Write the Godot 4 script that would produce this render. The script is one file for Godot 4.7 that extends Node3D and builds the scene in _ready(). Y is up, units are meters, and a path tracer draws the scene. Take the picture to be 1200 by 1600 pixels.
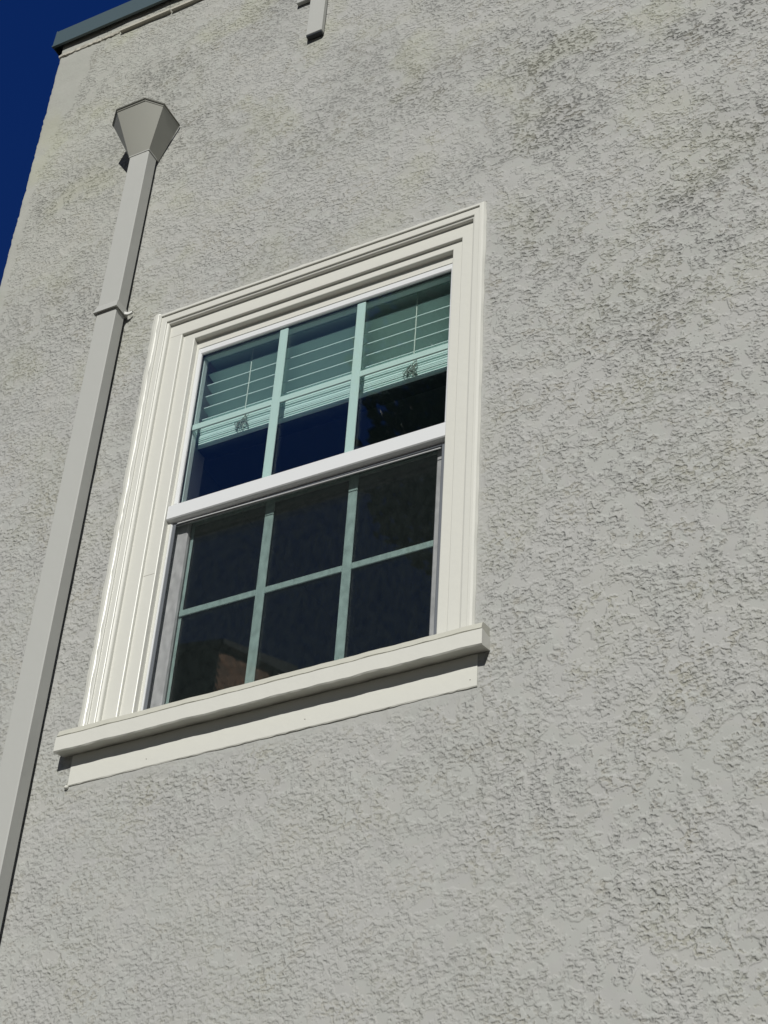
extends Node3D

# ---------------------------------------------------------------- helpers
const CX := 0.010            # centre line of the window
const WX0 := -1.30
const WX1 := 1.60
const WY0 := -2.10
const WY1 := 2.54

var M := {}

func lin(r: float, g: float, b: float, a := 1.0) -> Color:
	var c := Color(r, g, b).linear_to_srgb()
	c.a = a
	return c

func mat(called: String, c: Color, rough: float, spec := 0.5, metal := 0.0) -> StandardMaterial3D:
	var m := StandardMaterial3D.new()
	m.resource_name = called
	m.albedo_color = c
	m.roughness = rough
	m.metallic = metal
	m.metallic_specular = spec
	M[called] = m
	return m

func noise(seed_: int, freq: float, oct := 3, kind := FastNoiseLite.TYPE_SIMPLEX_SMOOTH) -> FastNoiseLite:
	var n := FastNoiseLite.new()
	n.seed = seed_
	n.noise_type = kind
	n.frequency = freq
	n.fractal_type = FastNoiseLite.FRACTAL_FBM if oct > 1 else FastNoiseLite.FRACTAL_NONE
	n.fractal_octaves = oct
	return n

func noise_tex(seed_: int, freq: float, size: int, oct := 4, ramp: Gradient = null) -> NoiseTexture2D:
	var t := NoiseTexture2D.new()
	t.width = size
	t.height = size
	t.seamless = true
	t.generate_mipmaps = false
	t.noise = noise(seed_, freq, oct)
	if ramp:
		t.color_ramp = ramp
	return t

func relief(m: StandardMaterial3D, tex: Texture2D, cm: float, per_metre: float) -> void:
	m.heightmap_enabled = true
	m.heightmap_texture = tex
	m.heightmap_scale = cm
	m.uv1_triplanar = true
	m.uv1_world_triplanar = true
	m.uv1_scale = Vector3.ONE * per_metre

func two_tone(a: Color, b: Color) -> Gradient:
	var g := Gradient.new()
	g.set_color(0, a)
	g.set_color(1, b)
	return g

func numbered(called: String, parent: Node) -> String:
	if not parent.has_node(called):
		return called
	var k := 1
	while parent.has_node("%s_%03d" % [called, k]):
		k += 1
	return "%s_%03d" % [called, k]

func obj(called: String, mesh: Mesh, m: Material, parent: Node, at := Vector3.ZERO) -> MeshInstance3D:
	var o := MeshInstance3D.new()
	o.name = numbered(called, parent)
	o.mesh = mesh
	o.material_override = m
	o.position = at
	parent.add_child(o, true)
	return o

func thing(called: String, label: String, category: String, at := Vector3.ZERO) -> Node3D:
	var o := Node3D.new()
	o.name = numbered(called, self)
	o.position = at
	add_child(o, true)
	o.set_meta("label", label)
	o.set_meta("category", category)
	return o

func group_node(called: String, parent: Node) -> Node3D:
	var o := Node3D.new()
	o.name = numbered(called, parent)
	parent.add_child(o, true)
	return o

func st_new() -> SurfaceTool:
	var st := SurfaceTool.new()
	st.begin(Mesh.PRIMITIVE_TRIANGLES)
	return st

func quad(st: SurfaceTool, a: Vector3, b: Vector3, c: Vector3, d: Vector3) -> void:
	for v in [a, b, c, a, c, d]:
		st.add_vertex(v)

func tri(st: SurfaceTool, a: Vector3, b: Vector3, c: Vector3) -> void:
	for v in [a, b, c]:
		st.add_vertex(v)

# a box between two corners with chamfered edges
func bx(st: SurfaceTool, lo: Vector3, hi: Vector3, ch := 0.0015) -> void:
	var c := minf(ch, 0.45 * minf(hi.x - lo.x, minf(hi.y - lo.y, hi.z - lo.z)))
	var p := func(ix: int, iy: int, iz: int, axis: int) -> Vector3:
		var v := Vector3(hi.x if ix else lo.x, hi.y if iy else lo.y, hi.z if iz else lo.z)
		for k in 3:
			if k != axis:
				var s: int = [ix, iy, iz][k]
				v[k] += -c if s else c
		return v
	for s in 2:
		quad(st, p.call(s, 0, 0, 0), p.call(s, 1, 0, 0), p.call(s, 1, 1, 0), p.call(s, 0, 1, 0))
		quad(st, p.call(0, s, 0, 1), p.call(1, s, 0, 1), p.call(1, s, 1, 1), p.call(0, s, 1, 1))
		quad(st, p.call(0, 0, s, 2), p.call(1, 0, s, 2), p.call(1, 1, s, 2), p.call(0, 1, s, 2))
	for s in 2:
		for t in 2:
			quad(st, p.call(0, s, t, 1), p.call(1, s, t, 1), p.call(1, s, t, 2), p.call(0, s, t, 2))
			quad(st, p.call(s, 0, t, 0), p.call(s, 1, t, 0), p.call(s, 1, t, 2), p.call(s, 0, t, 2))
			quad(st, p.call(s, t, 0, 0), p.call(s, t, 1, 0), p.call(s, t, 1, 1), p.call(s, t, 0, 1))
			for u in 2:
				tri(st, p.call(s, t, u, 0), p.call(s, t, u, 1), p.call(s, t, u, 2))

func box_mesh(lo: Vector3, hi: Vector3, ch := 0.0015) -> ArrayMesh:
	var st := st_new()
	bx(st, lo, hi, ch)
	return st.commit()

# strips between rows of profile points: smooth along the run, crisp across it, facing outwards (+z)
func strips(st: SurfaceTool, rows: Array) -> void:
	var n := rows.size()
	for k in rows[0].size() - 1:
		var N := PackedVector3Array()
		var flip := false
		for i in n:
			var d: Vector3 = rows[mini(i + 1, n - 1)][k] - rows[maxi(i - 1, 0)][k]
			var c := d.cross(rows[i][k + 1] - rows[i][k]).normalized()
			if i == n / 2:
				flip = c.dot(Vector3(0.05, -0.2, 1.0)) < 0.0
			N.append(c)
		for i in n - 1:
			var order := [[i, k], [i + 1, k], [i + 1, k + 1], [i, k], [i + 1, k + 1], [i, k + 1]]
			if not flip:
				order.reverse()
			for v in order:
				st.set_normal(-N[v[0]] if flip else N[v[0]])
				st.add_vertex(rows[v[0]][v[1]])

# a closed profile of (z, y) points carried along x; wob moves points a little along the run
func run_x(profile: PackedVector2Array, x0: float, x1: float, n: int, wob: Variant = null) -> ArrayMesh:
	var st := st_new()
	var rows := []
	for i in n + 1:
		var x := lerpf(x0, x1, float(i) / n)
		var row := PackedVector3Array()
		for k in profile.size():
			var q := profile[k]
			var v := Vector3(x, q.y, q.x)
			if wob != null:
				v += wob.call(k, x)
			row.append(v)
		rows.append(row)
	for i in n:
		for k in profile.size():
			var l := (k + 1) % profile.size()
			quad(st, rows[i][k], rows[i + 1][k], rows[i + 1][l], rows[i][l])
	var idx := Geometry2D.triangulate_polygon(profile)
	for e in [0, n]:
		for k in range(0, idx.size(), 3):
			tri(st, rows[e][idx[k]], rows[e][idx[k + 1]], rows[e][idx[k + 2]])
	return st.commit()

# a round tube along a path
func tube(st: SurfaceTool, path: PackedVector3Array, r: float, sides := 6) -> void:
	var rings := []
	for i in path.size():
		var d := (path[mini(i + 1, path.size() - 1)] - path[maxi(i - 1, 0)]).normalized()
		var u := d.cross(Vector3(0.13, 0.31, 0.94)).normalized()
		var w := d.cross(u)
		var ring := PackedVector3Array()
		for k in sides:
			var a := TAU * k / sides
			ring.append(path[i] + (u * cos(a) + w * sin(a)) * r)
		rings.append(ring)
	for i in path.size() - 1:
		for k in sides:
			var l := (k + 1) % sides
			quad(st, rings[i][k], rings[i][l], rings[i + 1][l], rings[i + 1][k])

# ---------------------------------------------------------------- the scene
func _ready() -> void:
	# camera
	var cam := Camera3D.new()
	cam.name = "camera"
	cam.position = Vector3(2.0966, -3.3548, 3.1625)
	cam.rotation_order = EULER_ORDER_YXZ
	cam.rotation = Vector3(0.6961, 0.5187, 0.0694)
	cam.fov = rad_to_deg(2.0 * atan(800.0 / 2969.6))
	cam.near = 0.05
	cam.far = 2000.0
	add_child(cam)
	cam.current = true

	# sky
	var sky_m := ProceduralSkyMaterial.new()
	sky_m.sky_top_color = lin(0.0026, 0.0175, 0.105)
	sky_m.sky_horizon_color = lin(0.055, 0.105, 0.155)
	sky_m.sky_curve = 0.21
	sky_m.ground_bottom_color = lin(0.06, 0.06, 0.055)
	sky_m.ground_horizon_color = lin(0.10, 0.12, 0.14)
	var sky := Sky.new()
	sky.sky_material = sky_m
	var env := Environment.new()
	env.background_mode = Environment.BG_SKY
	env.sky = sky
	env.tonemap_mode = Environment.TONE_MAPPER_LINEAR
	env.tonemap_exposure = 1.0
	env.sdfgi_enabled = true
	env.ssao_enabled = true
	env.ssil_enabled = true
	var we := WorldEnvironment.new()
	we.name = "world"
	we.environment = env
	add_child(we)

	# sun
	var sun := DirectionalLight3D.new()
	sun.name = "sun"
	sun.light_energy = 1.38
	sun.light_color = Color(1.0, 0.993, 0.968)
	sun.light_angular_distance = 0.5
	sun.shadow_enabled = true
	sun.sky_mode = DirectionalLight3D.SKY_MODE_LIGHT_ONLY
	add_child(sun)
	sun.look_at_from_position(Vector3(0.31, 0.65, 1.0) * 50.0, Vector3.ZERO)

	materials()
	setting()
	var house := thing("stucco_house", "grey stucco house wall with a cream framed window high up", "house")
	house_shell(house)
	window(house)
	blind()
	downspout()
	bracket()
	brick_tower()
	tree()

func materials() -> void:
	var brush := noise_tex(11, 0.02, 512, 4)
	var fine := noise_tex(12, 0.05, 512, 3)
	var m := mat("trim_paint", lin(0.567, 0.564, 0.516), 0.32)
	relief(m, brush, 0.035, 2.0)
	m = mat("trim_dusty", lin(0.44, 0.435, 0.375), 0.6)
	relief(m, brush, 0.06, 3.0)
	mat("trim_seam", lin(0.30, 0.28, 0.23), 0.7)
	mat("vinyl", lin(0.62, 0.63, 0.635), 0.3)
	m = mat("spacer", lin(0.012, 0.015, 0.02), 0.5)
	mat("grille", lin(0.40, 0.56, 0.52), 0.45)
	mat("sash_inner", lin(0.50, 0.64, 0.62), 0.5)
	mat("blind_slat", lin(0.56, 0.77, 0.73), 0.5)
	mat("knot_cord", lin(0.17, 0.23, 0.20), 0.8)
	mat("cord", lin(0.55, 0.68, 0.60), 0.8)
	m = mat("screen_frame", lin(0.11, 0.12, 0.135), 0.5)
	m = mat("glass", lin(0.02, 0.05, 0.06, 0.01), 0.0)
	m.transparency = BaseMaterial3D.TRANSPARENCY_ALPHA
	m = mat("screen", lin(0.020, 0.0255, 0.0245, 1.0), 0.9, 0.1)
	m.albedo_texture = noise_tex(13, 0.03, 256, 2, two_tone(Color(1, 1, 1, 0.22), Color(1, 1, 1, 0.46)))
	m.uv1_triplanar = true
	m.uv1_world_triplanar = true
	m.uv1_scale = Vector3(4.5, 2.4, 4.5)
	m.transparency = BaseMaterial3D.TRANSPARENCY_ALPHA
	m = mat("pipe_paint", lin(0.385, 0.388, 0.365), 0.5)
	relief(m, brush, 0.05, 1.0)
	mat("funnel_paint", lin(0.365, 0.365, 0.325), 0.5)
	m = mat("coping_metal", lin(0.055, 0.085, 0.095), 0.45)
	relief(m, fine, 0.02, 2.0)
	mat("room", lin(0.16, 0.17, 0.19), 0.9)
	mat("roof", lin(0.12, 0.12, 0.12), 0.9)
	m = mat("asphalt", lin(0.105, 0.098, 0.08), 0.95)
	relief(m, fine, 0.4, 1.0)
	mat("mortar", lin(0.07, 0.06, 0.05), 0.95)
	m = mat("brick", Color.WHITE, 0.9)
	m.vertex_color_use_as_albedo = true
	mat("eave", lin(0.10, 0.115, 0.125), 0.9, 0.2)
	mat("white_pipe", lin(0.7, 0.7, 0.68), 0.5)
	m = mat("leaf", Color.WHITE, 0.6)
	m.vertex_color_use_as_albedo = true
	mat("bark", lin(0.10, 0.075, 0.055), 0.95)

# ---------------------------------------------------------------- setting
func setting() -> void:
	var st := st_new()
	var e := 600.0
	quad(st, Vector3(-e, 0, -e), Vector3(e, 0, -e), Vector3(e, 0, e), Vector3(-e, 0, e))
	var g := obj("ground", st.commit(), M.asphalt, self, Vector3(0, -4.95, 0))
	g.set_meta("kind", "structure")

# ---------------------------------------------------------------- stucco
var n_plate: FastNoiseLite
var n_plate2: FastNoiseLite
var n_warp: FastNoiseLite
var n_area: FastNoiseLite
var n_fine: FastNoiseLite
var n_stain: FastNoiseLite
var n_stain2: FastNoiseLite
var tex_w := 2048
var tex_h := 2048
var heights := PackedFloat32Array()
var tones := PackedByteArray()

func sst(a: float, b: float, x: float) -> float:
	var t := clampf((x - a) / (b - a), 0.0, 1.0)
	return t * t * (3.0 - 2.0 * t)

# how rough the stucco is: smooth by the corner, round the casing and behind the pipe's paint edge
func roughness_at(x: float, y: float) -> float:
	var wob := n_area.get_noise_2d(x * 3.0 + 7.0, y * 3.0) * 0.06
	var r := 0.80 + 0.42 * sst(0.2, 1.1, x) + 0.28 * n_area.get_noise_2d(x * 0.6 - 9.0, y * 0.6)
	r *= lerpf(0.80, 1.0, sst(-1.9, 0.0, y))
	# the hand-trowelled strip along the corner, wider under the coping
	var strip := 0.045 + 0.13 * sst(1.65, 2.4, y) + wob * 0.6
	r *= lerpf(0.10, 1.0, sst(strip - 0.008, strip + 0.014, x + 1.235))
	# smooth margin round the casing
	var dx := absf(x - CX) - 0.5355
	var dy := maxf(y - 0.727, -0.92 - y)
	var d := maxf(dx, dy)
	r *= lerpf(0.25, 1.0, sst(0.004, 0.035 + wob * 0.3, d))
	return r

func stucco_row(j: int) -> void:
	var y := WY1 - (WY1 - WY0) * (j + 0.5) / tex_h
	for i in tex_w:
		var x := WX0 + (WX1 - WX0) * (i + 0.5) / tex_w
		var wx := x + n_warp.get_noise_2d(x, y) * 0.006
		var wy := y + n_warp.get_noise_2d(x + 31.0, y - 17.0) * 0.004
		var area := n_area.get_noise_2d(x, y)
		var patch := n_plate2.get_noise_2d(x + area * 0.02, y)
		# rough thrown coat, its tops pressed flat by the trowel: flatter where the trowel leaned harder
		var a := n_plate.get_noise_2d(wx, wy * 1.35)
		var lean := patch + 0.40 * area + 0.16 * sst(-0.1, 0.9, x) + 0.03
		var cap := 0.16 - 0.22 * sst(-0.35, 0.25, lean) - 0.34 * sst(0.26, 0.44, lean)
		var top := sst(cap - 0.10, cap + 0.02, a)
		var body := minf(a, cap)
		var r := roughness_at(x, y)
		var h := body * 5.7 + 0.5 * top + n_fine.get_noise_2d(x, y) * 0.36 * (1.0 - 0.9 * top)
		heights[j * tex_w + i] = (h * r + area * 0.7) / 5.0
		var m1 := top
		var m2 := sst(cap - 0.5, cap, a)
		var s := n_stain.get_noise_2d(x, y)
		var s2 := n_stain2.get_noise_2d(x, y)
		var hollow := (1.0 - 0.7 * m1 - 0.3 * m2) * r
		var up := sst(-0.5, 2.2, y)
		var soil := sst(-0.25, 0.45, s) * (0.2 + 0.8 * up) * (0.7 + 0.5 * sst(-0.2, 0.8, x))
		var dark := 1.0 - hollow * (0.15 + 0.32 * soil) - 0.085 * soil  # hollows darker: dirt plus the relief's own shade put into the colour
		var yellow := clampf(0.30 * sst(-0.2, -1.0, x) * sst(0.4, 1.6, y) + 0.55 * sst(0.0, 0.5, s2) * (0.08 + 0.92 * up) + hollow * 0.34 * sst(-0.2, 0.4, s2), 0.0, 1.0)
		var k := (j * tex_w + i) * 3
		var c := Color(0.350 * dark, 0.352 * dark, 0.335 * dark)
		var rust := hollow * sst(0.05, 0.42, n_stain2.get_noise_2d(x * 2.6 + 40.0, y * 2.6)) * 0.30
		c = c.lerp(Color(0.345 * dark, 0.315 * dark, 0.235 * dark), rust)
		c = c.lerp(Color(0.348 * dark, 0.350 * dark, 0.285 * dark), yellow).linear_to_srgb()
		tones[k] = int(c.r * 255.0 + 0.5)
		tones[k + 1] = int(c.g * 255.0 + 0.5)
		tones[k + 2] = int(c.b * 255.0 + 0.5)

func stucco_material() -> StandardMaterial3D:
	n_plate = noise(21, 1.0 / 0.0185, 5)
	n_plate.fractal_gain = 0.56
	n_plate2 = noise(22, 1.0 / 0.06, 4)
	n_warp = noise(23, 1.0 / 0.02, 2)
	n_area = noise(24, 1.0 / 0.30, 4)
	n_fine = noise(25, 1.0 / 0.007, 2)
	n_stain = noise(26, 1.0 / 0.55, 6)
	n_stain2 = noise(27, 1.0 / 0.4, 6)
	heights.resize(tex_w * tex_h)
	tones.resize(tex_w * tex_h * 3)
	var id := WorkerThreadPool.add_group_task(stucco_row, tex_h)
	WorkerThreadPool.wait_for_group_task_completion(id)
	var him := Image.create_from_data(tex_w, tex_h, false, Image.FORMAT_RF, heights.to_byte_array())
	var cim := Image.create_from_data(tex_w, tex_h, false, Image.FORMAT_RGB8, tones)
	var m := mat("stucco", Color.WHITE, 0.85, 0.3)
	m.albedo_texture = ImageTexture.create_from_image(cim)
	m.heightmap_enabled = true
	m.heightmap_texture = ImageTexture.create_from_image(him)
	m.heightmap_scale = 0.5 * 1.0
	return m

func lines(a: float, b: float, step: float, with: Array) -> PackedFloat32Array:
	var out := PackedFloat32Array()
	var keys := [a, b]
	keys.append_array(with)
	keys.sort()
	for k in keys.size() - 1:
		var n := maxi(1, int(ceil((keys[k + 1] - keys[k]) / step)))
		for i in n:
			out.append(lerpf(keys[k], keys[k + 1], float(i) / n))
	out.append(keys[-1])
	return out

func house_shell(house: Node3D) -> void:
	var stucco := stucco_material()
	var hole := [CX - 0.515, CX + 0.515, -0.82, 0.702]
	# the front: a gently uneven sheet with the window opening left out, its corner arris a little rounded and worn
	var xs := lines(-1.235, 3.0, 0.012, [hole[0], hole[1]])
	var ys := lines(-2.4, 2.50, 0.012, [hole[2], hole[3]])
	ys.reverse()
	ys.append(-3.6)
	ys.append(-4.95)
	var wave := noise(41, 1.0 / 0.16, 3)
	var worn := noise(42, 1.0 / 0.03, 3)
	var P := PackedVector3Array()
	var N := PackedVector3Array()
	var U := PackedVector2Array()
	var I := PackedInt32Array()
	var nx := xs.size()
	var zat := func(x: float, y: float) -> float:
		var z := wave.get_noise_2d(x, y) * 0.0022
		var d := x + 1.235
		if d < 0.014:
			z -= 0.014 - sqrt(maxf(0.0, 0.014 * 0.014 - (0.014 - d) * (0.014 - d)))
		return z
	for y in ys:
		for i in nx:
			var x := xs[i]
			var d := x + 1.235
			var z: float = zat.call(x, y)
			var sx: float = (zat.call(x + 0.004, y) - zat.call(x - 0.004, y)) / 0.008 if d > 0.004 else -1.2
			var sy: float = (zat.call(x, y + 0.004) - zat.call(x, y - 0.004)) / 0.008
			var w := worn.get_noise_2d(x, y) * 0.006 * (1.0 - sst(0.0, 0.04, d))
			P.append(Vector3(x + w, y, z))
			N.append(Vector3(-sx, -sy, 1.0).normalized())
			U.append(Vector2((x - WX0) / (WX1 - WX0), (WY1 - y) / (WY1 - WY0)))
	for j in ys.size() - 1:
		for i in nx - 1:
			var mx := (xs[i] + xs[i + 1]) * 0.5
			var my := (ys[j] + ys[j + 1]) * 0.5
			if mx > hole[0] and mx < hole[1] and my > hole[2] and my < hole[3]:
				continue
			var a := j * nx + i
			I.append_array([a, a + 1, a + nx + 1, a, a + nx + 1, a + nx])
	var arr := []
	arr.resize(Mesh.ARRAY_MAX)
	arr[Mesh.ARRAY_VERTEX] = P
	arr[Mesh.ARRAY_NORMAL] = N
	arr[Mesh.ARRAY_TEX_UV] = U
	arr[Mesh.ARRAY_INDEX] = I
	var am := ArrayMesh.new()
	am.add_surface_from_arrays(Mesh.PRIMITIVE_TRIANGLES, arr)
	obj("front_wall", am, stucco, house)
	# the body behind it
	var plain := mat("stucco_plain", lin(0.36, 0.365, 0.345), 0.9)
	var st := st_new()
	var zb := -0.025
	for b in [[-1.225, hole[0], -4.95, 2.49], [hole[1], 3.0, -4.95, 2.49], [hole[0], hole[1], -4.95, hole[2]], [hole[0], hole[1], hole[3], 2.49]]:
		bx(st, Vector3(b[0], b[2], -0.25), Vector3(b[1], b[3], zb), 0.0001)
	obj("wall_core", st.commit(), plain, house)
	obj("side_wall", box_mesh(Vector3(-1.231, -4.95, -8.0), Vector3(-1.0, 2.49, -0.252), 0.004), plain, house)
	obj("side_wall", box_mesh(Vector3(2.77, -4.95, -8.0), Vector3(3.0, 2.49, -0.252), 0.004), plain, house)
	obj("back_wall", box_mesh(Vector3(-1.0, -4.95, -8.0), Vector3(2.77, 2.49, -7.75), 0.004), plain, house)
	obj("roof", box_mesh(Vector3(-1.0, 2.25, -7.75), Vector3(2.77, 2.42, -0.25), 0.004), M.roof, house)
	# the room
	obj("interior_floor", box_mesh(Vector3(-0.998, -1.55, -5.0), Vector3(2.768, -1.40, -0.252), 0.002), M.room, house)
	obj("interior_ceiling", box_mesh(Vector3(-0.998, 1.05, -5.0), Vector3(2.768, 1.20, -0.252), 0.002), M.room, house)
	obj("interior_wall", box_mesh(Vector3(-0.998, -1.398, -5.0), Vector3(2.768, 1.048, -4.85), 0.002), M.room, house)
	# coping: a folded metal cap with a joint
	var prof := PackedVector2Array([Vector2(0.0235, 2.458), Vector2(0.0235, 2.466), Vector2(0.020, 2.469), Vector2(0.018, 2.556), Vector2(0.012, 2.560), Vector2(-0.30, 2.575), Vector2(-0.30, 2.46), Vector2(-0.27, 2.46), Vector2(-0.27, 2.51), Vector2(0.014, 2.505), Vector2(0.014, 2.458)])
	obj("coping", run_x(prof, -1.259, 0.35, 12), M.coping_metal, house)
	obj("coping", run_x(prof, 0.353, 3.02, 12), M.coping_metal, house)
	obj("coping_end", box_mesh(Vector3(-1.261, 2.463, -0.295), Vector3(-1.2585, 2.566, 0.0155), 0.0005), M.coping_metal, house)
	# the bead of stucco and the trim board under it
	var jag := noise(44, 1.0 / 0.05, 3)
	var wob := func(k: int, x: float) -> Vector3:
		return Vector3(0, jag.get_noise_2d(x * 2.0, k * 0.4) * 0.006, jag.get_noise_2d(x * 2.0, 5.0 + k) * 0.004)
	obj("trim_board", run_x(PackedVector2Array([Vector2(-0.01, 2.389), Vector2(0.014, 2.389), Vector2(0.015, 2.397), Vector2(-0.01, 2.399)]), -0.95, -0.735, 8), M.stucco_trim if M.has("stucco_trim") else mat("stucco_trim", lin(0.42, 0.40, 0.34), 0.8), house)
	obj("trim_board", run_x(PackedVector2Array([Vector2(-0.01, 2.387), Vector2(0.014, 2.387), Vector2(0.015, 2.396), Vector2(-0.01, 2.398)]), -0.728, 2.9, 30), M.stucco_trim, house)
	obj("stucco_bead", run_x(PackedVector2Array([Vector2(-0.01, 2.394), Vector2(0.005, 2.398), Vector2(0.007, 2.407), Vector2(-0.01, 2.414)]), -1.228, -0.96, 40, wob), M.stucco_trim, house)

# ---------------------------------------------------------------- window
# casing profile: (distance in from the outer edge at the head, the same at the sides, z)
const CASING := [
	[-0.0100, -0.0080, -0.0085, -0.012], [-0.0085, -0.0070, -0.0075, 0.002], [-0.0030, -0.0020, -0.0030, 0.0085], [0.0020, 0.0020, 0.0020, 0.0118], [0.0095, 0.0085, 0.0085, 0.0120], [0.0104, 0.0095, 0.0095, 0.0113], [0.0110, 0.0101, 0.0100, 0.0070],
	[0.0340, 0.0270, 0.0265, 0.0065], [0.0355, 0.0283, 0.0277, 0.0057], [0.0360, 0.0288, 0.0281, 0.0020], [0.0405, 0.0330, 0.0325, 0.0005], [0.0425, 0.0347, 0.0337, -0.0010], [0.0435, 0.0358, 0.0344, -0.0030],
	[0.0440, 0.0362, 0.0347, -0.0108], [0.0910, 0.0787, 0.0697, -0.0108], [0.0927, 0.0803, 0.0711, -0.0118], [0.0935, 0.0812, 0.0719, -0.0140],
	[0.0938, 0.0815, 0.0722, -0.0205], [0.1170, 0.1195, 0.1015, -0.0205], [0.1187, 0.1211, 0.1030, -0.0215], [0.1195, 0.1218, 0.1037, -0.0245],
	[0.1200, 0.1221, 0.1040, -0.0388], [0.1490, 0.1290, 0.1110, -0.0393], [0.1502, 0.1296, 0.1116, -0.0420]]
const YT := 0.7265
const HALF := 0.5355
const SILL_Y := -0.80

func casing(side: String) -> ArrayMesh:
	var st := st_new()
	var ragged := noise(51, 1.0 / 0.05, 3)
	var wavy := noise(52, 1.0 / 0.25, 2)
	var n := 70
	var rows := []
	for i in n + 1:
		var t := float(i) / n
		var row := PackedVector3Array()
		for k in CASING.size():
			var c: Array = CASING[k]
			var loose := 1.0 if k < 3 else (0.45 if k < 12 else 0.15)
			var v: Vector3
			if side == "head":
				var x := lerpf(CX - HALF + c[1], CX + HALF - c[2], t)
				v = Vector3(x, YT - c[0] + (ragged.get_noise_2d(x, 3.0) * 0.004 if k < 3 else 0.0) + wavy.get_noise_2d(x, 9.0) * 0.0014 * loose, c[3])
			else:
				var y: float = lerpf(SILL_Y, YT - c[0], t)
				var s := -1.0 if side == "left" else 1.0
				var o: float = HALF - (c[1] if s < 0.0 else c[2]) + (ragged.get_noise_2d(y * (0.4 if s > 0.0 else 1.0), 20.0 + s) * (0.0022 if s > 0.0 else 0.004) if (k < 3 and s < 0.0) or k < 2 else 0.0) + wavy.get_noise_2d(y, 40.0 + s) * (0.0016 if s < 0.0 else 0.0005) * loose
				v = Vector3(CX + s * o, y, c[3])
			row.append(v)
		rows.append(row)
	strips(st, rows)
	return st.commit()

# a rectangular ring of four chamfered bars between an outer and an inner rectangle
func ring(st: SurfaceTool, o: Array, q: Array, z0: float, z1: float, ch := 0.0015) -> void:
	bx(st, Vector3(o[0], o[2], z0), Vector3(q[0], o[3], z1), ch)
	bx(st, Vector3(q[1], o[2], z0), Vector3(o[1], o[3], z1), ch)
	bx(st, Vector3(q[0], q[3], z0), Vector3(q[1], o[3], z1), ch)
	bx(st, Vector3(q[0], o[2], z0), Vector3(q[1], q[2], z1), ch)

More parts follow.
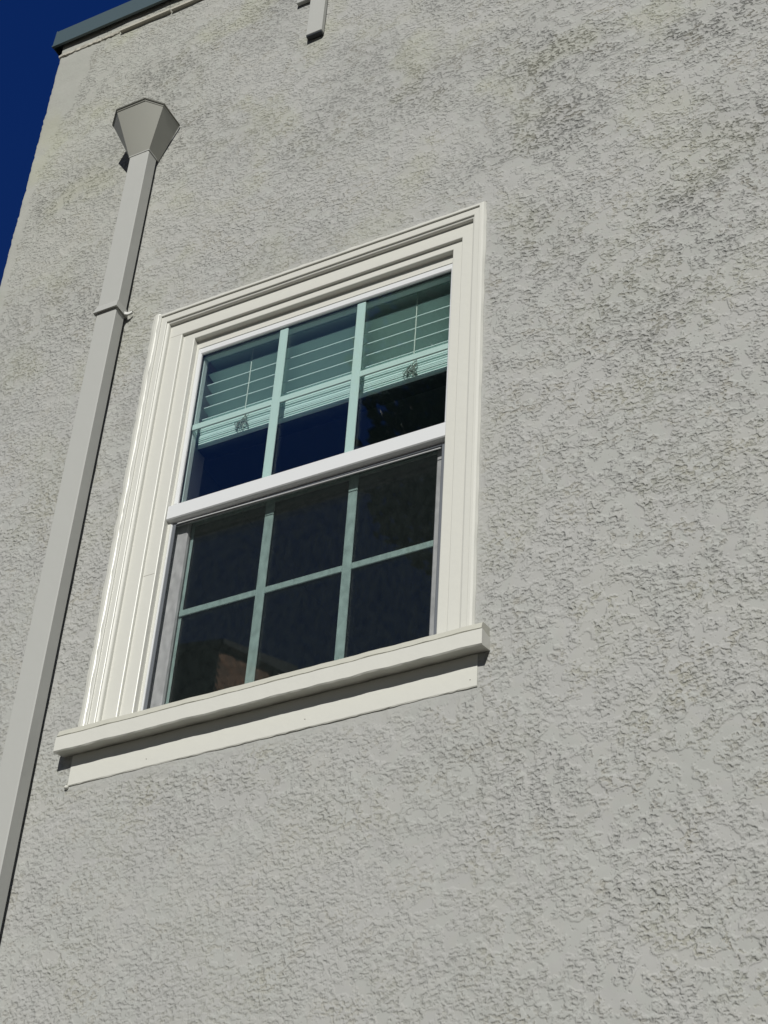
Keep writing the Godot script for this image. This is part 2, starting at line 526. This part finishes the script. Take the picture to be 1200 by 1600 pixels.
func window(house: Node3D) -> void:
	var w := group_node("window", house)
	obj("head_casing", casing("head"), M.trim_paint, w)
	obj("side_casing", casing("left"), M.trim_paint, w)
	obj("side_casing", casing("right"), M.trim_paint, w)
	# butt joints in the boards and a few filled nail holes
	obj("board_joint", box_mesh(Vector3(CX - HALF + 0.083, -0.275, -0.0215), Vector3(CX - HALF + 0.118, -0.2738, -0.0201), 0.0002), M.trim_seam, w)
	obj("board_joint", box_mesh(Vector3(CX - HALF + 0.038, 0.6330, -0.0125), Vector3(CX - HALF + 0.080, 0.6340, -0.0104), 0.0002), M.trim_seam, w)
	for q in [Vector3(0.546, -0.893, 0.0036), Vector3(0.12, -0.889, 0.0036), Vector3(-0.32, -0.891, 0.0036)]:
		var hole := SphereMesh.new()
		hole.radius = 0.0017
		hole.height = 0.0016
		hole.radial_segments = 8
		hole.rings = 4
		obj("nail_hole", hole, M.trim_seam, w, q)
	# the wide bead of caulk and old paint that runs down the outside of the left casing
	var bead := st_new()
	var rn := noise(57, 1.0 / 0.07, 3)
	var brow := []
	for i in 91:
		var y := lerpf(SILL_Y + 0.005, YT + 0.012, i / 90.0)
		var e := rn.get_noise_2d(y, 0.0) * 0.004
		brow.append([Vector3(-0.5505 + e, y, -0.004), Vector3(-0.5485 + e, y, 0.0045), Vector3(-0.5390 + e * 0.5, y, 0.0075), Vector3(-0.5320, y, 0.0070), Vector3(-0.5255, y, 0.0030)])
	strips(bead, brow)
	obj("caulk_bead", bead.commit(), M.trim_paint, w)
	# sill: worn lower arris, dusty sloping top, a crack where the nosing was glued on
	var wear := noise(61, 1.0 / 0.04, 3)
	var wob := func(k: int, x: float) -> Vector3:
		var n := wear.get_noise_2d(x, k * 0.7)
		var slow := wear.get_noise_2d(x * 0.3, 11.0)
		if k == 1 or k == 2:
			return Vector3(0, slow * 0.0026 + n * 0.0009, slow * 0.0006)
		return Vector3(0, slow * 0.0012, slow * 0.0006)
	var x0 := -0.578
	var x1 := 0.5925
	obj("sill", run_x(PackedVector2Array([Vector2(-0.03, -0.815), Vector2(0.042, -0.834), Vector2(0.045, -0.831), Vector2(0.045, -0.7905), Vector2(0.044, -0.7892), Vector2(-0.03, -0.7892)]), x0, x1, 120, wob), M.trim_paint, w)
	obj("sill_top", run_x(PackedVector2Array([Vector2(-0.075, -0.7880), Vector2(0.0425, -0.7880), Vector2(0.0442, -0.7865), Vector2(0.039, -0.769), Vector2(0.034, -0.7655), Vector2(-0.075, -0.742)]), x0 + 0.002, x1 - 0.002, 120, wob), M.trim_dusty, w)
	var awob := func(k: int, x: float) -> Vector3:
		return Vector3(0, wear.get_noise_2d(x, 30.0 + k) * 0.0016, 0)
	obj("apron", run_x(PackedVector2Array([Vector2(-0.02, -0.915), Vector2(0.002, -0.914), Vector2(0.0035, -0.9115), Vector2(0.0035, -0.826), Vector2(-0.02, -0.820)]), -0.548, 0.563, 90, awob), M.trim_paint, w)
	var drip := SphereMesh.new()
	drip.radius = 0.006
	drip.height = 0.011
	drip.radial_segments = 12
	drip.rings = 8
	obj("paint_drip", drip, M.trim_paint, w, Vector3(-0.551, -0.917, 0.003))
	# vinyl frame in the opening
	var inner := Vector3(0.011, -0.0165, 0.0172)
	var gl := CX - 0.4065
	var gr := CX + 0.4065
	var st := st_new()
	bx(st, Vector3(CX - 0.47, -0.0085, -0.0745), Vector3(gl, 0.66, -0.058), 0.003)
	bx(st, Vector3(gr, -0.0085, -0.0745), Vector3(CX + 0.47, 0.66, -0.058), 0.003)
	bx(st, Vector3(gl - 0.004, 0.571, -0.0745), Vector3(gr + 0.004, 0.66, -0.0583), 0.003)
	for k in 2:
		var sg := -1.0 if k == 0 else 1.0
		var e0 := CX + sg * 0.47
		var e1 := CX + sg * 0.4115
		bx(st, Vector3(minf(e0, e1), -0.775, -0.0745), Vector3(maxf(e0, e1), -0.0095, -0.0575), 0.002)
	for k in 2:
		var sg := -1.0 if k == 0 else 1.0
		var e0 := CX + sg * 0.455
		var e1 := CX + sg * 0.4155
		obj("jamb_stop", box_mesh(Vector3(minf(e0, e1), -0.775, -0.060), Vector3(maxf(e0, e1), -0.073, -0.0562), 0.0008), M.trim_paint, w, inner)
	obj("window_frame", st.commit(), M.vinyl, w, inner)
	st = st_new()
	ring(st, [CX - 0.50, CX + 0.50, -0.79, 0.69], [gl - 0.03, gr + 0.03, -0.77, 0.60], -0.19, -0.0755, 0.001)
	obj("frame_track", st.commit(), M.vinyl, w, inner)
	# upper sash behind the frame's edge
	st = st_new()
	ring(st, [gl - 0.029, gr + 0.029, -0.06, 0.599], [gl + 0.0005, gr - 0.0005, -0.03, 0.5705], -0.098, -0.0775, 0.002)
	obj("upper_sash", st.commit(), M.sash_inner, w, inner)
	st = st_new()
	ring(st, [gl - 0.01, gr + 0.01, -0.045, 0.58], [gl + 0.0004, gr - 0.0004, -0.03, 0.5706], -0.0735, -0.0660, 0.0005)
	obj("spacer_bar", st.commit(), M.spacer, w, inner)
	for z in [-0.064, -0.0768]:
		obj("pane", box_mesh(Vector3(gl - 0.008, -0.043, z - 0.0011), Vector3(gr + 0.008, 0.578, z + 0.0011), 0.0001), M.glass, w, inner)
	# upper grille
	var zf := -0.0672
	var zk := -0.0725
	var yb := -0.03
	var yt := 0.5688
	for x in [[-0.1345, -0.1075], [0.1180, 0.1450]]:
		obj("muntin", box_mesh(Vector3(x[0], yb, zk), Vector3(x[1], yt, zf), 0.0012), M.grille, w, inner)
	for x in [[gl + 0.002, -0.1345], [-0.1075, 0.1180], [0.1450, gr - 0.002]]:
		obj("muntin", box_mesh(Vector3(x[0] + 0.0002, 0.2715, zk), Vector3(x[1] - 0.0002, 0.2935, zf), 0.0012), M.grille, w, inner)
	# meeting rail
	obj("meeting_rail", run_x(PackedVector2Array([Vector2(-0.0755, -0.076), Vector2(-0.046, -0.0715), Vector2(-0.043, -0.0685), Vector2(-0.043, -0.0235), Vector2(-0.0455, -0.0205), Vector2(-0.0625, -0.0085), Vector2(-0.0755, -0.0085)]), CX - 0.4235, CX + 0.4235, 6), M.vinyl, w, inner)
	st = st_new()
	tube(st, PackedVector3Array([Vector3(CX - 0.395, -0.0815, -0.0585), Vector3(CX - 0.1, -0.0865, -0.0590), Vector3(CX + 0.40, -0.0925, -0.0590)]), 0.0016, 6)
	obj("screen_bead", st.commit(), M.vinyl, w, inner)
	# lower sash
	var sl := -0.366
	var sr := 0.387
	st = st_new()
	ring(st, [CX - 0.432, CX + 0.432, -0.765, -0.012], [sl, sr, -0.705, -0.055], -0.118, -0.0835, 0.003)
	obj("lower_sash", st.commit(), M.vinyl, w, inner)
	st = st_new()
	ring(st, [sl - 0.01, sr + 0.01, -0.715, -0.045], [sl + 0.0003, sr - 0.0003, -0.7047, -0.0553], -0.1025, -0.0965, 0.0005)
	obj("spacer_bar", st.commit(), M.spacer, w, inner)
	st = st_new()
	ring(st, [sl - 0.008, sr + 0.008, -0.713, -0.047], [sl + 0.0085, sr - 0.0085, -0.697, -0.063], -0.1035, -0.1028, 0.0003)
	obj("glass_bead", st.commit(), M.grille, w, inner)
	for z in [-0.0945, -0.1050]:
		obj("pane", box_mesh(Vector3(sl - 0.008, -0.713, z - 0.0011), Vector3(sr + 0.008, -0.047, z + 0.0011), 0.0001), M.glass, w, inner)
	zf = -0.0972
	zk = -0.1018
	for x in [[-0.1305, -0.1035], [0.1230, 0.1495]]:
		obj("muntin", box_mesh(Vector3(x[0], -0.703, zk), Vector3(x[1], -0.057, zf), 0.0012), M.grille, w, inner)
	for x in [[sl + 0.002, -0.1305], [-0.1035, 0.1230], [0.1495, sr - 0.002]]:
		obj("muntin", box_mesh(Vector3(x[0] + 0.0002, -0.3775, zk), Vector3(x[1] - 0.0002, -0.3570, zf), 0.0012), M.grille, w, inner)
	# insect screen over the lower half
	st = st_new()
	ring(st, [CX - 0.4108, CX + 0.4108, -0.763, -0.0765], [CX - 0.402, CX + 0.402, -0.752, -0.0835], -0.066, -0.0600, 0.0015)
	obj("screen_frame", st.commit(), M.screen_frame, w, inner)
	st = st_new()
	quad(st, Vector3(CX - 0.404, -0.754, -0.063), Vector3(CX + 0.404, -0.754, -0.063), Vector3(CX + 0.404, -0.081, -0.063), Vector3(CX - 0.404, -0.081, -0.063))
	obj("insect_screen", st.commit(), M.screen, w, inner)

# ---------------------------------------------------------------- blind
func blind() -> void:
	var b := thing("venetian_blind", "pale green slatted blind half raised behind the upper window panes", "blind", Vector3(0.011, -0.0165, 0.0172))
	var l := -0.406
	var r := 0.424
	obj("headrail", box_mesh(Vector3(l, 0.592, -0.172), Vector3(r, 0.642, -0.118), 0.002), M.blind_slat, b)
	for y in [0.5445, 0.499, 0.453, 0.407, 0.361]:
		var slat := obj("slat", box_mesh(Vector3(l, -0.002, -0.025), Vector3(r, 0.002, 0.025), 0.0008), M.blind_slat, b, Vector3(0, y - 0.0045, -0.1445))
		slat.rotation.x = -0.19
	var rng := RandomNumberGenerator.new()
	rng.seed = 5
	var y := 0.2715
	while y < 0.335:
		var o := obj("slat", box_mesh(Vector3(l, 0, -0.170), Vector3(r, 0.0046, -0.120), 0.0008), M.blind_slat, b, Vector3(0, y, rng.randf_range(-0.003, 0.002)))
		o.rotation.z = rng.randf_range(-0.0012, 0.0012)
		y += rng.randf_range(0.0050, 0.0078)
	obj("rail_shade", box_mesh(Vector3(l + 0.001, 0.2455, -0.1705), Vector3(r - 0.001, 0.2473, -0.1215), 0.0005), M.spacer, b)  # added dark strip: shade on the bottom rail's underside put in as colour
	obj("bottom_rail", box_mesh(Vector3(l, 0.2475, -0.171), Vector3(r, 0.2690, -0.1195), 0.003), M.blind_slat, b)
	for x in [0.283, -0.256]:
		for z in [-0.1175, -0.1725]:
			var st := st_new()
			tube(st, PackedVector3Array([Vector3(x, 0.592, z), Vector3(x + 0.0005, 0.45, z), Vector3(x, 0.36, z), Vector3(x + 0.001, 0.265, z)]), 0.0015)
			obj("ladder_cord", st.commit(), M.cord, b)
		var st2 := st_new()
		for k in 5:
			var path := PackedVector3Array()
			var ph := rng.randf() * TAU
			var aa := rng.randf_range(0.010, 0.020)
			var bb := rng.randf_range(0.012, 0.024)
			var cy := 0.29 + rng.randf_range(-0.012, 0.008)
			var cxx: float = x + rng.randf_range(-0.008, 0.008)
			for i in 25:
				var t := TAU * i / 24.0
				path.append(Vector3(cxx + aa * sin(t + ph) + 0.004 * sin(3.0 * t), cy + bb * sin(2.0 * t) * 0.6 + 0.010 * cos(t), -0.112 + 0.004 * sin(t * 2.0 + ph)))
			tube(st2, path, 0.0010, 5)
		obj("cord_knot", st2.commit(), M.knot_cord, b)

# ---------------------------------------------------------------- downspout
func downspout() -> void:
	var d := thing("downspout", "grey square metal downspout with a flared funnel top left of window", "downspout")
	var x0 := -0.730
	var x1 := -0.657
	var z0 := 0.013
	var z1 := 0.058
	obj("pipe", box_mesh(Vector3(x0, -4.90, z0), Vector3(x1, 0.80, z1), 0.0025), M.pipe_paint, d)
	# upper length slides over the lower one and flares at its end
	var st := st_new()
	var e := 0.0012
	bx(st, Vector3(x0 - e, 0.802, z0 - e), Vector3(x1 + e, 1.512, z1 + e), 0.0025)
	obj("pipe", st.commit(), M.pipe_paint, d)
	st = st_new()
	var lo := [x0 - 0.0065, x1 + 0.0065, z0 - 0.004, z1 + 0.010]
	var hi := [x0 - e - 0.0006, x1 + e + 0.0006, z0 - e, z1 + e + 0.0006]
	var yl := 0.771
	var yh := 0.804
	var loft := func(a: Array, ya: float, b: Array, yb: float) -> void:
		var pa := [Vector3(a[0], ya, a[2]), Vector3(a[0], ya, a[3]), Vector3(a[1], ya, a[3]), Vector3(a[1], ya, a[2])]
		var pb := [Vector3(b[0], yb, b[2]), Vector3(b[0], yb, b[3]), Vector3(b[1], yb, b[3]), Vector3(b[1], yb, b[2])]
		for k in 4:
			quad(st, pa[k], pa[(k + 1) % 4], pb[(k + 1) % 4], pb[k])
	loft.call(lo, yl, hi, yh)
	loft.call([x0 + 0.0005, x1 - 0.0005, z0, z1 - 0.0005], yl + 0.003, lo, yl)
	obj("collar", st.commit(), M.pipe_paint, d)
	# the nailing ear beside the joint
	st = st_new()
	var ear := PackedVector3Array()
	for i in 7:
		var t := i / 6.0
		ear.append(Vector3(lerpf(x1 + 0.002, x1 + 0.026, t), 0.776 - 0.007 * sin(t * PI) + 0.006 * t, lerpf(0.020, 0.008, t)))
	for i in 6:
		var a := ear[i]
		var b := ear[i + 1]
		var w := Vector3(0, 0.011 * (1.0 - 0.4 * absf(i / 5.0 - 0.3)), 0)
		var th := Vector3(0, 0, 0.006)
		quad(st, a + th, b + th, b + w + th, a + w + th)
		quad(st, a, b, b + th, a + th)
		quad(st, a + w, b + w, b + w + th, a + w + th)
	obj("strap_ear", st.commit(), M.pipe_paint, d)
	# funnel: half octagon rim drawn down to the square pipe
	var cx := (x0 + x1) / 2.0
	var yr := 1.662
	var yn := 1.512
	var rim := [Vector3(cx - 0.104, yr, 0.006), Vector3(cx - 0.103, yr, 0.040), Vector3(cx - 0.101, yr, 0.104), Vector3(cx - 0.055, yr, 0.150), Vector3(cx + 0.057, yr, 0.150), Vector3(cx + 0.101, yr, 0.104), Vector3(cx + 0.101, yr, 0.040), Vector3(cx + 0.101, yr, 0.006)]
	var nk := [Vector3(x0 - 0.002, yn, z0 - 0.010), Vector3(x0 - 0.002, yn, z0), Vector3(x0 - 0.002, yn, z1 + 0.002), Vector3(x0 - 0.002, yn, z1 + 0.002), Vector3(x1 + 0.002, yn, z1 + 0.002), Vector3(x1 + 0.002, yn, z1 + 0.002), Vector3(x1 + 0.002, yn, z0), Vector3(x1 + 0.002, yn, z0 - 0.010)]
	st = st_new()
	for k in 3:
		quad(st, rim[k], rim[k + 1], nk[k + 1], nk[k])
	obj("funnel_cheek", st.commit(), M.funnel_paint, d)
	st = st_new()
	for k in [5, 6]:
		quad(st, rim[k], rim[k + 1], nk[k + 1], nk[k])
	obj("funnel_cheek", st.commit(), M.funnel_paint, d)
	# front and right cheek bent from one sheet, no crease between them
	var nf := Vector3(0, -0.52, 0.85).normalized()
	var nr := Vector3(0.55, -0.46, 0.70).normalized()
	var mid := (nf + nr).normalized()
	st = st_new()
	var sheet := [[rim[3], nf], [rim[4], mid], [nk[4], mid], [rim[3], nf], [nk[4], mid], [nk[3], nf], [rim[4], mid], [rim[5], nr], [nk[4], mid]]
	for v in sheet:
		st.set_normal(v[1])
		st.add_vertex(v[0])
	obj("funnel_front", st.commit(), M.funnel_paint, d)
	# folded rim
	st = st_new()
	for k in 7:
		var a: Vector3 = rim[k]
		var b: Vector3 = rim[k + 1]
		var o := Vector3(b.z - a.z, 0, a.x - b.x)
		o = -o.normalized() * 0.0022 if o.normalized().z < -0.01 else o.normalized() * 0.0022
		if o.dot(Vector3(a.x + b.x - 2.0 * cx, 0, a.z + b.z)) < 0:
			o = -o
		var up := Vector3(0, 0.006, 0)
		quad(st, a, b, b + o, a + o)
		quad(st, a + o, b + o, b + o + up, a + o + up)
		quad(st, a + o + up, b + o + up, b - o + up, a - o + up)
		quad(st, a - o + up, b - o + up, b - o - up, a - o - up)
	obj("funnel_rim", st.commit(), mat("rim_metal", lin(0.09, 0.088, 0.07), 0.5), d)
	st = st_new()
	ring_neck(st, x0 - 0.0035, x1 + 0.0035, z0 - 0.001, z1 + 0.0035, yn - 0.002, yn + 0.004)
	obj("neck_seam", st.commit(), M.pipe_paint, d)

func ring_neck(st: SurfaceTool, a: float, b: float, c: float, d: float, y0: float, y1: float) -> void:
	bx(st, Vector3(a, y0, c), Vector3(b, y1, d), 0.001)

# ---------------------------------------------------------------- bracket at the top edge
func bracket() -> void:
	var b := thing("wall_bracket", "flat grey painted metal strip fixed to stucco above the window", "bracket")
	obj("strip", box_mesh(Vector3(-0.1195, 1.868, 0.004), Vector3(-0.060, 2.38, 0.022), 0.0015), M.pipe_paint, b)
	obj("cross_bar", box_mesh(Vector3(-0.178, 2.086, 0.003), Vector3(-0.121, 2.16, 0.018), 0.0015), M.pipe_paint, b)
	obj("end_shade", box_mesh(Vector3(-0.1185, 1.8595, 0.003), Vector3(-0.061, 1.8675, 0.0205), 0.001), M.spacer, b)  # near-black block painted as the shade below the strip

# ---------------------------------------------------------------- what the panes reflect
func brick_tower() -> void:
	var t := thing("brick_building", "tall brown brick building with a sloping eave reflected in the lower panes", "building", Vector3(-14.0, 0, 19.3))
	t.rotation.y = deg_to_rad(-12.0)
	var xw := 0.0
	var za := 0.0
	var zb := 2.75
	var y0 := 16.35
	var slope := 0.56
	var st := st_new()
	var f := [Vector3(xw, -4.95, za), Vector3(xw, -4.95, zb), Vector3(xw, y0 + slope * (zb - za), zb), Vector3(xw, y0, za)]
	var k := Vector3(-5, 0, 0)
	quad(st, f[0], f[1], f[2], f[3])
	quad(st, f[0] + k, f[1] + k, f[2] + k, f[3] + k)
	for i in 4:
		quad(st, f[i], f[(i + 1) % 4], f[(i + 1) % 4] + k, f[i] + k)
	obj("wall", st.commit(), M.mortar, t)
	var spots: Array[Transform3D] = []
	var tints := PackedColorArray()
	var rng := RandomNumberGenerator.new()
	rng.seed = 77
	var row := 0
	var y := 14.0
	while y < y0 + slope * (zb - za):
		var z := za + 0.11 + (0.1 if row % 2 else 0.0)
		while z < zb - 0.1:
			if y + 0.07 < y0 + slope * (z - 0.1 - za):
				spots.append(Transform3D(Basis(), Vector3(xw + 0.004, y, z)))
				var v := rng.randf_range(0.65, 1.3)
				tints.append(Color(0.70 * v, 0.42 * v, 0.25 * v))
			z += 0.215
		y += 0.078
		row += 1
	var mm := MultiMesh.new()
	mm.transform_format = MultiMesh.TRANSFORM_3D
	mm.use_colors = true
	mm.mesh = box_mesh(Vector3(-0.02, -0.033, -0.101), Vector3(0.012, 0.033, 0.101), 0.004)
	mm.instance_count = spots.size()
	for i in spots.size():
		mm.set_instance_transform(i, spots[i])
		mm.set_instance_color(i, tints[i])
	var mi := MultiMeshInstance3D.new()
	mi.name = "brick_courses"
	mi.multimesh = mm
	mi.material_override = M.brick
	mi.set_meta("kind", "stuff")
	t.add_child(mi, true)
	# eave slab
	st = st_new()
	var pr := PackedVector2Array([Vector2(za - 0.35, y0 - 0.35 * slope), Vector2(zb + 0.75, y0 + slope * (zb - za + 0.30)), Vector2(zb + 0.75, y0 + slope * (zb - za + 0.30) + 0.28), Vector2(za - 0.35, y0 - 0.35 * slope + 0.10)])
	obj("roof", run_x(pr, xw - 5.3, xw + 0.22, 1), M.eave, t)
	obj("rain_pipe", box_mesh(Vector3(xw + 0.05, -4.9, zb - 0.02), Vector3(xw + 0.13, y0 + slope * (zb - za) - 0.1, zb + 0.06), 0.01), M.white_pipe, t)

func tree() -> void:
	var t := thing("leafy_tree", "tall dark leafy tree reflected in the upper right pane", "tree", Vector3(-2.7, -4.95, 9.0))
	var rng := RandomNumberGenerator.new()
	rng.seed = 99
	var st := st_new()
	var trunk := PackedVector3Array([Vector3(0, 0, 0), Vector3(0.1, 4, 0), Vector3(0.0, 8, 0.1), Vector3(0.1, 12, 0), Vector3(0.1, 15.5, 0)])
	for i in 4:
		tube(st, PackedVector3Array([trunk[i], trunk[i + 1]]), 0.26 - 0.055 * i, 9)
	for i in 9:
		var a := rng.randf() * TAU
		var h := rng.randf_range(11.0, 15.0)
		tube(st, PackedVector3Array([Vector3(0.05, h, 0), Vector3(cos(a) * 0.8, h + 0.7, sin(a) * 0.8), Vector3(cos(a) * 1.7, h + 1.6, sin(a) * 1.7)]), 0.05, 6)
	obj("trunk", st.commit(), M.bark, t)
	var clumps := []
	for i in 26:
		var a := rng.randf() * TAU
		var rr := 1.9 * sqrt(rng.randf())
		clumps.append([Vector3(cos(a) * rr, 12.2 + rng.randf() * 5.4, sin(a) * rr), rng.randf_range(0.55, 1.0)])
	var leaf := st_new()
	tri(leaf, Vector3(0, 0, 0), Vector3(-0.03, 0.035, 0.008), Vector3(0, 0.08, -0.006))
	tri(leaf, Vector3(0, 0, 0), Vector3(0.03, 0.035, 0.008), Vector3(0, 0.08, -0.006))
	var n := 64000
	var mm := MultiMesh.new()
	mm.transform_format = MultiMesh.TRANSFORM_3D
	mm.use_colors = true
	mm.mesh = leaf.commit()
	mm.instance_count = n
	for i in n:
		var c: Array = clumps[i % clumps.size()]
		var d: Vector3 = Vector3(rng.randfn(), rng.randfn(), rng.randfn()).normalized() * c[1] * pow(rng.randf(), 0.45)
		var b := Basis.from_euler(Vector3(rng.randf() * TAU, rng.randf() * TAU, rng.randf() * TAU)).scaled(Vector3.ONE * rng.randf_range(1.0, 1.9))
		var v := rng.randf_range(0.6, 1.3)
		mm.set_instance_transform(i, Transform3D(b, c[0] + d))
		mm.set_instance_color(i, Color(0.05 * v, 0.085 * v, 0.03 * v))
	var mi := MultiMeshInstance3D.new()
	mi.name = "crown"
	mi.multimesh = mm
	mi.material_override = M.leaf
	mi.set_meta("kind", "stuff")
	t.add_child(mi, true)
